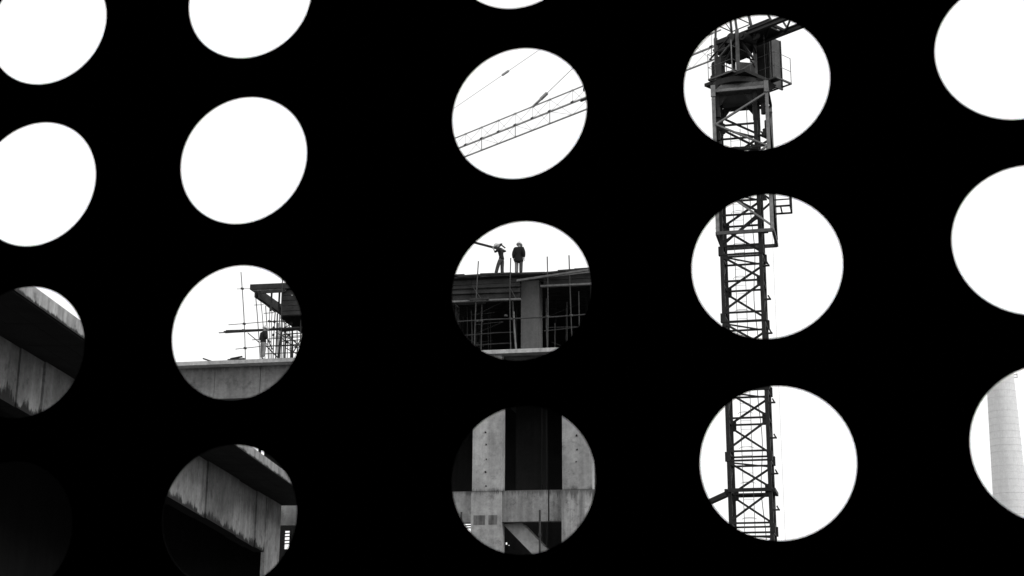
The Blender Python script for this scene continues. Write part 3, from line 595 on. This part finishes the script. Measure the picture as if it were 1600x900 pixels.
# operator's box and switch cabinet on the right platform
c = at_z(1203, 127, z0+.05); ca, cb_ = (c-O).dot(jd), (c-O).dot(qd); zk = at_y(1204, 57, c.y).z
part('operator_cabin', [UP(a, b, z) for z in (z0+.052, zk-.12) for a, b in ((ca+.02, cb_+.05), (ca+.62, cb_+.05), (ca+.62, cb_+.72), (ca+.02, cb_+.72))], BF, 'crane', K)
part('cabinet_door', [UP(a, b, z) for z in (z0-.12, zk) for a, b in ((ca-.05, cb_), (ca+.01, cb_), (ca+.01, cb_+.74), (ca-.05, cb_+.74))], BF, 'cabinet', K)
for b in (.08, .66): bar('cabinet_frame', UP(ca-.07, cb_+b, z0), UP(ca-.07, cb_+b, zk), .035, 'crane', K)
bar('cabin_rail', UP(ca+.64, cb_+.03, z0+.05), UP(ca+.64, cb_+.03, zk-.1), .04, 'pole_l', K); bar('cabin_rail', UP(ca+.3, cb_+.03, z0+.05), UP(ca-.02, cb_-.02, zk-.2), .04, 'crane', K)
# counter-jib: two girders with cross bracing, ballast at the far end
CJ = -8.5
cj = part('counter_jib', *merge([merge([barv(UP(.7, b, z1+dz), UP(CJ, b, z1+dz), .16, .04) for dz in (-.08, .08)] + [barv(UP(.7, b, z1), UP(CJ, b, z1), .035, .16)]) for b in (bN, bF)]), 'cabin', K)
for i in range(8):
    a = -.9-i*.95; bar('cross_beam', UP(a, bN+.09, z1-.01), UP(a, bF-.09, z1-.01), .08, 'crane', K, .1, cj)
    if i > 0: bar('cross_brace', UP(a+.06, bN+.09, z1-.01), UP(a+.9, bF-.09, z1-.01), .06, 'crane', K, .06, cj)
for k in range(3): part('ballast_block', [UP(a, b, z) for z in (z1+.1, z1+1.2) for a, b in ((CJ+.1+k*.5, bN+.1), (CJ+.5+k*.5, bN+.1), (CJ+.5+k*.5, bF-.1), (CJ+.1+k*.5, bF-.1))], BF, 'conc', K, cj)
# jib: triangular lattice boom
pe = hit(545, 302, O+qd*bN, qd); aE = (pe-O).dot(jd); zt = hit(912, 134, O+qd*bM, qd).z
jb = part('jib', *merge([tubev(UP(.6, bN, z1), UP(aE, bN, z1), .045, 8), tubev(UP(.6, bF, z1), UP(aE, bF, z1), .04, 8), tubev(UP(.9, bM, zt), UP(aE, bM, zt), .032, 8)]), 'jib', K)
def a_at(x, b, z):
    """where a chord crosses image column x"""
    P = UP(0, b, z)-CAM; k = (x-800)/FPX; n_ = crt-fwd*k; return -P.dot(n_)/jd.dot(n_)
xs = [894.6, 859, 832, 805, 779, 752.6]
while xs[-1] > 560: xs.append(xs[-1]-25)
while xs[0] < 1085: xs.insert(0, xs[0]+31)
for i, x in enumerate(xs):
    x2 = xs[i+1] if i+1 < len(xs) else 548
    an, at_, af_ = a_at(x, bN, z1), a_at(x, bM, zt), a_at(x, bF, z1); an2, at2, af2 = a_at(x2, bN, z1), a_at(x2, bM, zt), a_at(x2, bF, z1)
    tube('lattice_bar', UP(an, bN, z1), UP(at_, bM, zt), .012, 'jib', K, jb, 5); tube('lattice_bar', UP(at_, bM, zt), UP(an2, bN, z1), .009, 'jib', K, jb, 4)
    tube('lattice_bar', UP(af_, bF, z1), UP(at2, bM, zt), .009, 'jib', K, jb, 4)
    if i % 2 == 0: tube('lattice_bar', UP(an, bN, z1), UP(af_, bF, z1), .02, 'jib', K, jb, 5); tube('lattice_bar', UP(an, bN, z1), UP(af2, bF, z1), .009, 'jib', K, jb, 4)
    else: tube('lattice_bar', UP(af_, bF, z1), UP(an2, bN, z1), .009, 'jib', K, jb, 4)
    tube('joint_lug', UP(an-.07, bN, z1+.02), UP(an+.07, bN, z1+.02), .06, 'crane', K, jb, 6); tube('joint_lug', UP(at_-.05, bM, zt), UP(at_+.05, bM, zt), .045, 'jib', K, jb, 6)
part('trolley', *merge([barv(UP((hit(910, 156, O+qd*bN, qd)-O).dot(jd)+.1, b, z1-.06), UP((hit(910, 156, O+qd*bN, qd)-O).dot(jd)-1.0, b, z1-.06), .07, .1) for b in (bN, bF)]), 'crane', K)
# the curved hook-shaped rope guide on the jib
ag = (hit(915, 146, O+qd*bN, qd)-O).dot(jd); pr = None; its = []
for i in range(8):
    an = R(200-i*32); p = UP(ag-.1-.22*math.cos(an), bN, z1+.38+.17*math.sin(an))
    if pr: its.append(tubev(pr, p, .032, 6))
    pr = p
its.append(tubev(pr, UP(ag-.2, bN, z1), .032, 6)); part('rope_guide', *merge(its), 'crane', K)
# A-frame and pendants
AP = at_y(1128, -118, CY-.3)
af = part('apex_frame', *merge([barv(UP(sa*HQ, sb*HQ, z1+.1), AP+jd*sa*.12+qd*sb*.12, .08) for sa in (-1, 1) for sb in (-1, 1)]), 'cabinet', K)
for f in (.12, .3, .5, .7):
    cr = [UP(sa*HQ, sb*HQ, z1+.1).lerp(AP+jd*sa*.12+qd*sb*.12, f) for sa, sb in ((1, 1), (1, -1), (-1, -1), (-1, 1))]
    for p, q in zip(cr, cr[1:]+cr[:1]): tube('apex_brace', p, q, .022, 'crane', K, af, 6)
    for p, q in zip(cr, cr[1:]+cr[:1]): tube('apex_brace', p, q+V((0, 0, .7)), .018, 'crane', K, af, 6)
for b in (bN, bF): bar('back_strut', UP(-1.9, b, z1+.1), AP, .07, 'cabinet', K, None, af)
p1 = hit(833, 166.5, O+qd*bM, qd); p2 = hit(545, 282, O+qd*bM, qd)
l1 = p1.lerp(AP, .085)
pn = tube('pendant', p1, AP, .013, 'cable', K, None, 5); bar('pendant_link', p1, l1, .1, 'jib', K, .06, pn); bar('pendant_link', p1.lerp(AP, .045), p1.lerp(AP, .083), .12, 'jib', K, .1, pn)
pn = tube('pendant', p2, AP, .01, 'cable', K, None, 5)
def near_t(p, q, x):
    best = min(range(1000), key=lambda i: abs(800+FPX*((p.lerp(q, i/1000)-CAM).dot(crt))/((p.lerp(q, i/1000)-CAM).dot(fwd))-x)); return best/1000
tt = near_t(p2, AP, 790); bar('turnbuckle', p2.lerp(AP, tt-.009), p2.lerp(AP, tt+.009), .07, 'jib', K, .08, pn)
# power cable looping down beside the ladder
pr = None; its = []
for i in range(61):
    f = i/60; p = TF(hw-.28+.05*math.sin(f*37), -hw+.3+.04*math.cos(f*29), 2+(zC1-2.5)*f)
    if pr: its.append(tubev(pr, p, .014, 5))
    pr = p
part('power_cable', *merge(its), 'crane', K)
# hoist rope hanging by the mast, tie collar and strut to the frame building
tube('hoist_rope', UP(-1.3, .1, z1), V((UP(-1.3, .1, 0).x, UP(-1.3, .1, 0).y, 3)), .004, 'cable', K, None, 4)
zt0 = at_y(1177, 766, YF).z
for k, fm in enumerate([lambda u, z: TF(u*hw, -hw-.13, z), lambda u, z: TF(hw+.13, u*hw, z), lambda u, z: TF(-u*hw, hw+.13, z), lambda u, z: TF(-hw-.13, -u*hw, z)]):
    bar('tie_collar', fm(-1.08, zt0), fm(1.08, zt0), .1, 'crane', K, .12)
Es = cl[1][1]-.3; Ez = Z_(905, 872, .25); Ep = W(Es, .25, Ez)
bar('wall_tie', TF(-hw-.1, 0, zt0), Ep, .17, 'crane', K, .17)

# ------------------------------------------------------------------ chimney far behind
YC = 500.0
def cr_(y, xl_, xr_):
    a, b = at_y(xl_, y, YC), at_y(xr_, y, YC); return (a.x+b.x)/2, a.z, (b.x-a.x)/2
cx1, cz1, r1 = cr_(622, 1543.5, 1586.5); cx2, cz2, r2 = cr_(733, 1550.4, 1599)
sl = (r2-r1)/(cz1-cz2); cxm = (cx1+cx2)/2
def rad(z): return r1+sl*(cz1-z)
CH = thing('chimney', 'tall concrete chimney coloured pale for haze, with thin horizontal lift joints against the sky', 'chimney', (cxm, YC, 0))
ztop = cz1+24
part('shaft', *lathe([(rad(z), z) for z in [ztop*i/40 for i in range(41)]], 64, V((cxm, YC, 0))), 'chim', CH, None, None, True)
lift = (at_y(1565, 640, YC).z-at_y(1565, 693, YC).z)/5
k = 1
while k*lift < ztop-.5:
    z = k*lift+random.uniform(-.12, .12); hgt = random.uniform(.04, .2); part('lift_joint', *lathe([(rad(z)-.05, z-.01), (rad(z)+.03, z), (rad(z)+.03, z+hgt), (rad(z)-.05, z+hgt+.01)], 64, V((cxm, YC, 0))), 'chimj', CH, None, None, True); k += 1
bz = at_y(1588, 590, YC).z
part('bracket', *merge([barv((cxm+rad(bz)-.1, YC-.5, bz+d), (cxm+rad(bz)+1.3, YC-.5, bz+d), .25, .2) for d in (0, .9)] + [barv((cxm+rad(bz)+1.2, YC-.5, bz-.1), (cxm+rad(bz)+1.2, YC-.5, bz+1.6), .15)]), 'conc', CH)

# ------------------------------------------------------------------ workers (origin between the feet, facing +y)
def skin_mesh(name, chains, mat, sub=2):
    """chains: list of [(point, radius), ...]; a chain's first point may coincide with an earlier vertex to branch from it"""
    vs, es, rs, idx = [], [], [], {}
    for chn in chains:
        prev = None
        for p, r in chn:
            key = tuple(round(c, 4) for c in p)
            if key not in idx: idx[key] = len(vs); vs.append(p); rs.append(r)
            i = idx[key]
            if prev is not None and prev != i: es.append((prev, i))
            prev = i
    me = bpy.data.meshes.new(name); me.from_pydata(vs, es, []); o = bpy.data.objects.new(name, me); col.objects.link(o)
    sm = o.modifiers.new('skin', 'SKIN'); sm.use_smooth_shade = True
    for i, r in enumerate(rs): me.skin_vertices[0].data[i].radius = (r, r) if isinstance(r, (int, float)) else r
    me.skin_vertices[0].data[0].use_root = True
    sb = o.modifiers.new('sub', 'SUBSURF'); sb.levels = sub; sb.render_levels = sub
    dg = bpy.context.evaluated_depsgraph_get(); m2 = bpy.data.meshes.new_from_object(o.evaluated_get(dg)); m2.name = name
    bpy.data.objects.remove(o); bpy.data.meshes.remove(me); m2.materials.clear(); m2.materials.append(MT[mat]); return m2
def hand(wrist, d, side):
    """palm and five fingers from the wrist along d"""
    wrist, d, side = V(wrist), V(d).normalized(), V(side).normalized(); out = []
    palm = wrist+d*.06
    out.append([(tuple(wrist), .026), (tuple(palm), (.03, .036))])
    for i, L in enumerate((.07, .08, .075, .06)):
        k = palm+d*.035+side*(.026-.018*i); n = d.cross(side).normalized()*.02
        out.append([(tuple(palm), (.03, .036)), (tuple(k), .011), (tuple(k+d*L*.55+n), .0095), (tuple(k+d*L+n*2.4), .008)])
    t = wrist+d*.03+side*.04; out.append([(tuple(palm), (.03, .036)), (tuple(t), .012), (tuple(t+d*.04+side*.012), .01)])
    return out
def worker(label, loc, rz, J, jacket, trousers, coat_len=.0, wide=1.0, trousers_r=None, size=1.0):
    o = thing('person', label, 'person', loc, rz, 'workers on the frame building')
    g_ = lambda k: V(J[k]); o.scale = (size,)*3
    pel, chest, neck, head = g_('pelvis'), g_('chest'), g_('neck'), g_('head')
    hd = (head-neck).normalized()
    fdir = V(J.get('look', (0, 1, 0)))
    chains = [[(tuple(pel), (.13, .1)), (tuple(pel.lerp(chest, .5)), (.125, .095)), (tuple(chest), (.15, .1)), (tuple(neck), .055), (tuple(head-hd*.06), (.062, .07)), (tuple(head), (.075, .092)), (tuple(head+hd*.085), (.066, .08))]]
    chains.append([(tuple(head), (.075, .092)), (tuple(head+fdir*.1-hd*.015), .016)])
    sl_, tr_ = [], []
    sl_.append([(tuple(pel+V((0, 0, -.05-coat_len))), (.2*wide, .15)), (tuple(pel+V((0, 0, .0-coat_len*.55))), (.185*wide, .14)), (tuple(pel+V((0, 0, .1))), (.16*wide, .12)), (tuple(pel.lerp(chest, .5)), (.155*wide, .118)), (tuple(chest), (.185*wide, .125)), (tuple(neck-hd*.03), .07)])
    leg_ = {}
    tr_.append([(tuple(pel+V((0, 0, .06))), (.155, .115)), (tuple(pel), (.16, .12))])
    for s in ('l', 'r'):
        sh_, el, wr = g_('sh'+s), g_('el'+s), g_('wr'+s); hp, kn, an = g_('hip'+s), g_('kn'+s), g_('an'+s)
        chains.append([(tuple(chest), (.15, .1)), (tuple(sh_), .055), (tuple(el), .042), (tuple(wr), .026)])
        dd = (wr-el).normalized(); chains += hand(wr, dd, fdir if abs(dd.dot(fdir)) < .8 else (1, 0, 0))
        chains.append([(tuple(pel), (.13, .1)), (tuple(hp), .085), (tuple(kn), .056), (tuple(an), .038), (tuple(an+fdir*.0+V((0, 0, -.045))), .04), (tuple(an+fdir*.14+V((0, 0, -.055))), (.035, .025))])
        sl_.append([(tuple(chest), (.185*wide, .125)), (tuple(sh_), .078*wide), (tuple(el), .062*wide), (tuple(el.lerp(wr, J.get('sleeve', .85))), .05*wide)])
        (tr_ if not trousers_r or s == 'l' else leg_.setdefault('r', [])).append([(tuple(pel) if not trousers_r or s == 'l' else tuple(hp+V((-.03, 0, .08))), (.16, .12) if not trousers_r or s == 'l' else .1), (tuple(hp), .11), (tuple(kn), .095), (tuple(kn.lerp(an, .55)), .09), (tuple(kn.lerp(an, .93)), .088)])
        vs = skin_mesh('shoe', [[(tuple(an+V((0, 0, -.0))), .05), (tuple(an-fdir*.04+V((0, 0, -.045))), (.05, .045)), (tuple(an+fdir*.09+V((0, 0, -.052))), (.05, .04)), (tuple(an+fdir*.18+V((0, 0, -.06))), (.04, .03))]], 'shoe', 1); link('shoe', vs, o)
    link('body', skin_mesh('body', chains, 'skin'), o); link('jacket', skin_mesh('jacket', sl_, jacket), o); link('trousers', skin_mesh('trousers', tr_, trousers), o)
    if trousers_r: link('trouser_leg', skin_mesh('trouser_leg', leg_['r'], trousers_r), o)
    # helmet: dome, rim and peak
    c = head+hd*.045; n = 20; prof = [(.168, -.005), (.17, .006), (.145, .012), (.142, .05), (.122, .105), (.08, .145), (.03, .162), (.004, .164)]
    sd_ = fdir.cross(hd).normalized(); fd = hd.cross(sd_); vs = []
    for r, z in prof:
        for i in range(n):
            a = 2*math.pi*i/n; pk = 1+(.28*max(0, math.sin(a))**3 if z < .01 else 0); vs.append(c+sd_*r*math.cos(a)*.92+fd*r*math.sin(a)*1.05*pk+hd*z)
    fs = [(k*n+i, k*n+(i+1) % n, (k+1)*n+(i+1) % n, (k+1)*n+i) for k in range(len(prof)-1) for i in range(n)] + [tuple(range(n-1, -1, -1))]
    he = link('helmet', mesh('helmet', vs, fs, 'helmet', None, True), o)
    link('helmet_ridge', mesh('helmet_ridge', *merge([barv(c+hd*.16+fd*.09, c+hd*.17-fd*.02, .03, .02, hd), barv(c+hd*.17-fd*.0, c+hd*.145-fd*.1, .03, .02, hd)]), 'helmet'), he)
    return o
def pose(**k):
    J = dict(pelvis=(0, 0, .95), chest=(0, 0, 1.3), neck=(0, .0, 1.48), head=(0, .03, 1.6), shl=(-.19, 0, 1.4), shr=(.19, 0, 1.4), ell=(-.25, -.02, 1.12), elr=(.25, -.02, 1.12), wrl=(-.25, .06, .87), wrr=(.25, .06, .87),
             hipl=(-.1, 0, .9), hipr=(.1, 0, .9), knl=(-.11, .02, .5), knr=(.11, .02, .5), anl=(-.11, 0, .09), anr=(.11, 0, .09)); J.update(k); return J
fz = lambda px, t: S_(px, 430, t)
fa = -TH_B                                                    # facing straight into the building
sw1, sw2 = fz(781, 1.0), fz(810.5, .95)
# carrying a long timber on the shoulder, seen from the side, facing left
worker('worker in dark top carrying a long timber on the roof, legs apart', tuple(W(sw1, 1.0, zR-.018)), fa+R(82),
       pose(pelvis=(0, -.08, .95), chest=(0, -.03, 1.28), neck=(0, .05, 1.46), head=(0, .14, 1.58), knl=(-.1, .08, .52), anl=(-.1, .19, .09), knr=(.1, -.08, .5), anr=(.1, -.1, .09), hipl=(-.1, -.06, .9), hipr=(.1, -.1, .9),
            shl=(-.18, 0, 1.38), ell=(-.3, .16, 1.22), wrl=(-.24, .25, 1.4), shr=(.18, -.04, 1.38), elr=(.3, -.2, 1.4), wrr=(.22, -.06, 1.5), sleeve=.3), 'dark_cloth', 'mid_cloth', .02, 1.12, None, 1.05)
worker('worker with his back turned in a long dark jacket and one pale trouser leg', tuple(W(sw2, .95, zR-.018)), fa+R(-8),
       pose(head=(0, .07, 1.57), neck=(0, .03, 1.46), shl=(-.2, 0, 1.38), shr=(.2, 0, 1.38), ell=(-.27, -.05, 1.12), elr=(.29, -.06, 1.12), wrl=(-.27, .02, .9), wrr=(.27, .0, .9), sleeve=.98, hipl=(-.11, 0, .9), hipr=(.12, 0, .9), knl=(-.12, .02, .5), anl=(-.12, 0, .09)), 'dark_cloth', 'light_cloth', .27, 1.42, 'mid_cloth', 1.06)
zW3 = zT
worker('lone worker in pale trousers standing on the bare slab by the thin scaffold', tuple(W(S_(409.5, 568, .3), .3, zW3+.002)), fa+R(-40),
       pose(head=(0, .08, 1.6), neck=(0, .03, 1.49), ell=(-.24, -.02, 1.1), wrl=(-.2, .2, .98), elr=(.26, .0, 1.12), wrr=(.2, .24, 1.0), anl=(-.1, .05, .09), anr=(.1, -.05, .09), sleeve=.35), 'dark_cloth', 'light_cloth', .0, 1.3, None, 1.05)
# the carried timber
tA, tBp = pb(735, 376.5, .95), pb(790.5, 385, 1.1)
tm = thing('timber', 'long dark timber held over the shoulder of the worker on the roof', 'timber', tuple(W(sw1, 1.0, zR+1.4)), -TH_B)
a_, b_ = pb(730, 376, .9), pb(778, 388.5, .9)
bar('timber', W(a_[0], .9, a_[1]), W(b_[0], .9, b_[1]), .09, 'form', tm, .11)
a_, b_ = pb(777, 389, .8), pb(784.5, 380.5, .8); bar('batten', W(a_[0], .8, a_[1]), W(b_[0], .8, b_[1]), .05, 'form', tm, .07)
a_, b_ = pb(781, 381, .82), pb(789.5, 387.5, .82); bar('batten', W(a_[0], .82, a_[1]), W(b_[0], .82, b_[1]), .05, 'form', tm, .07)
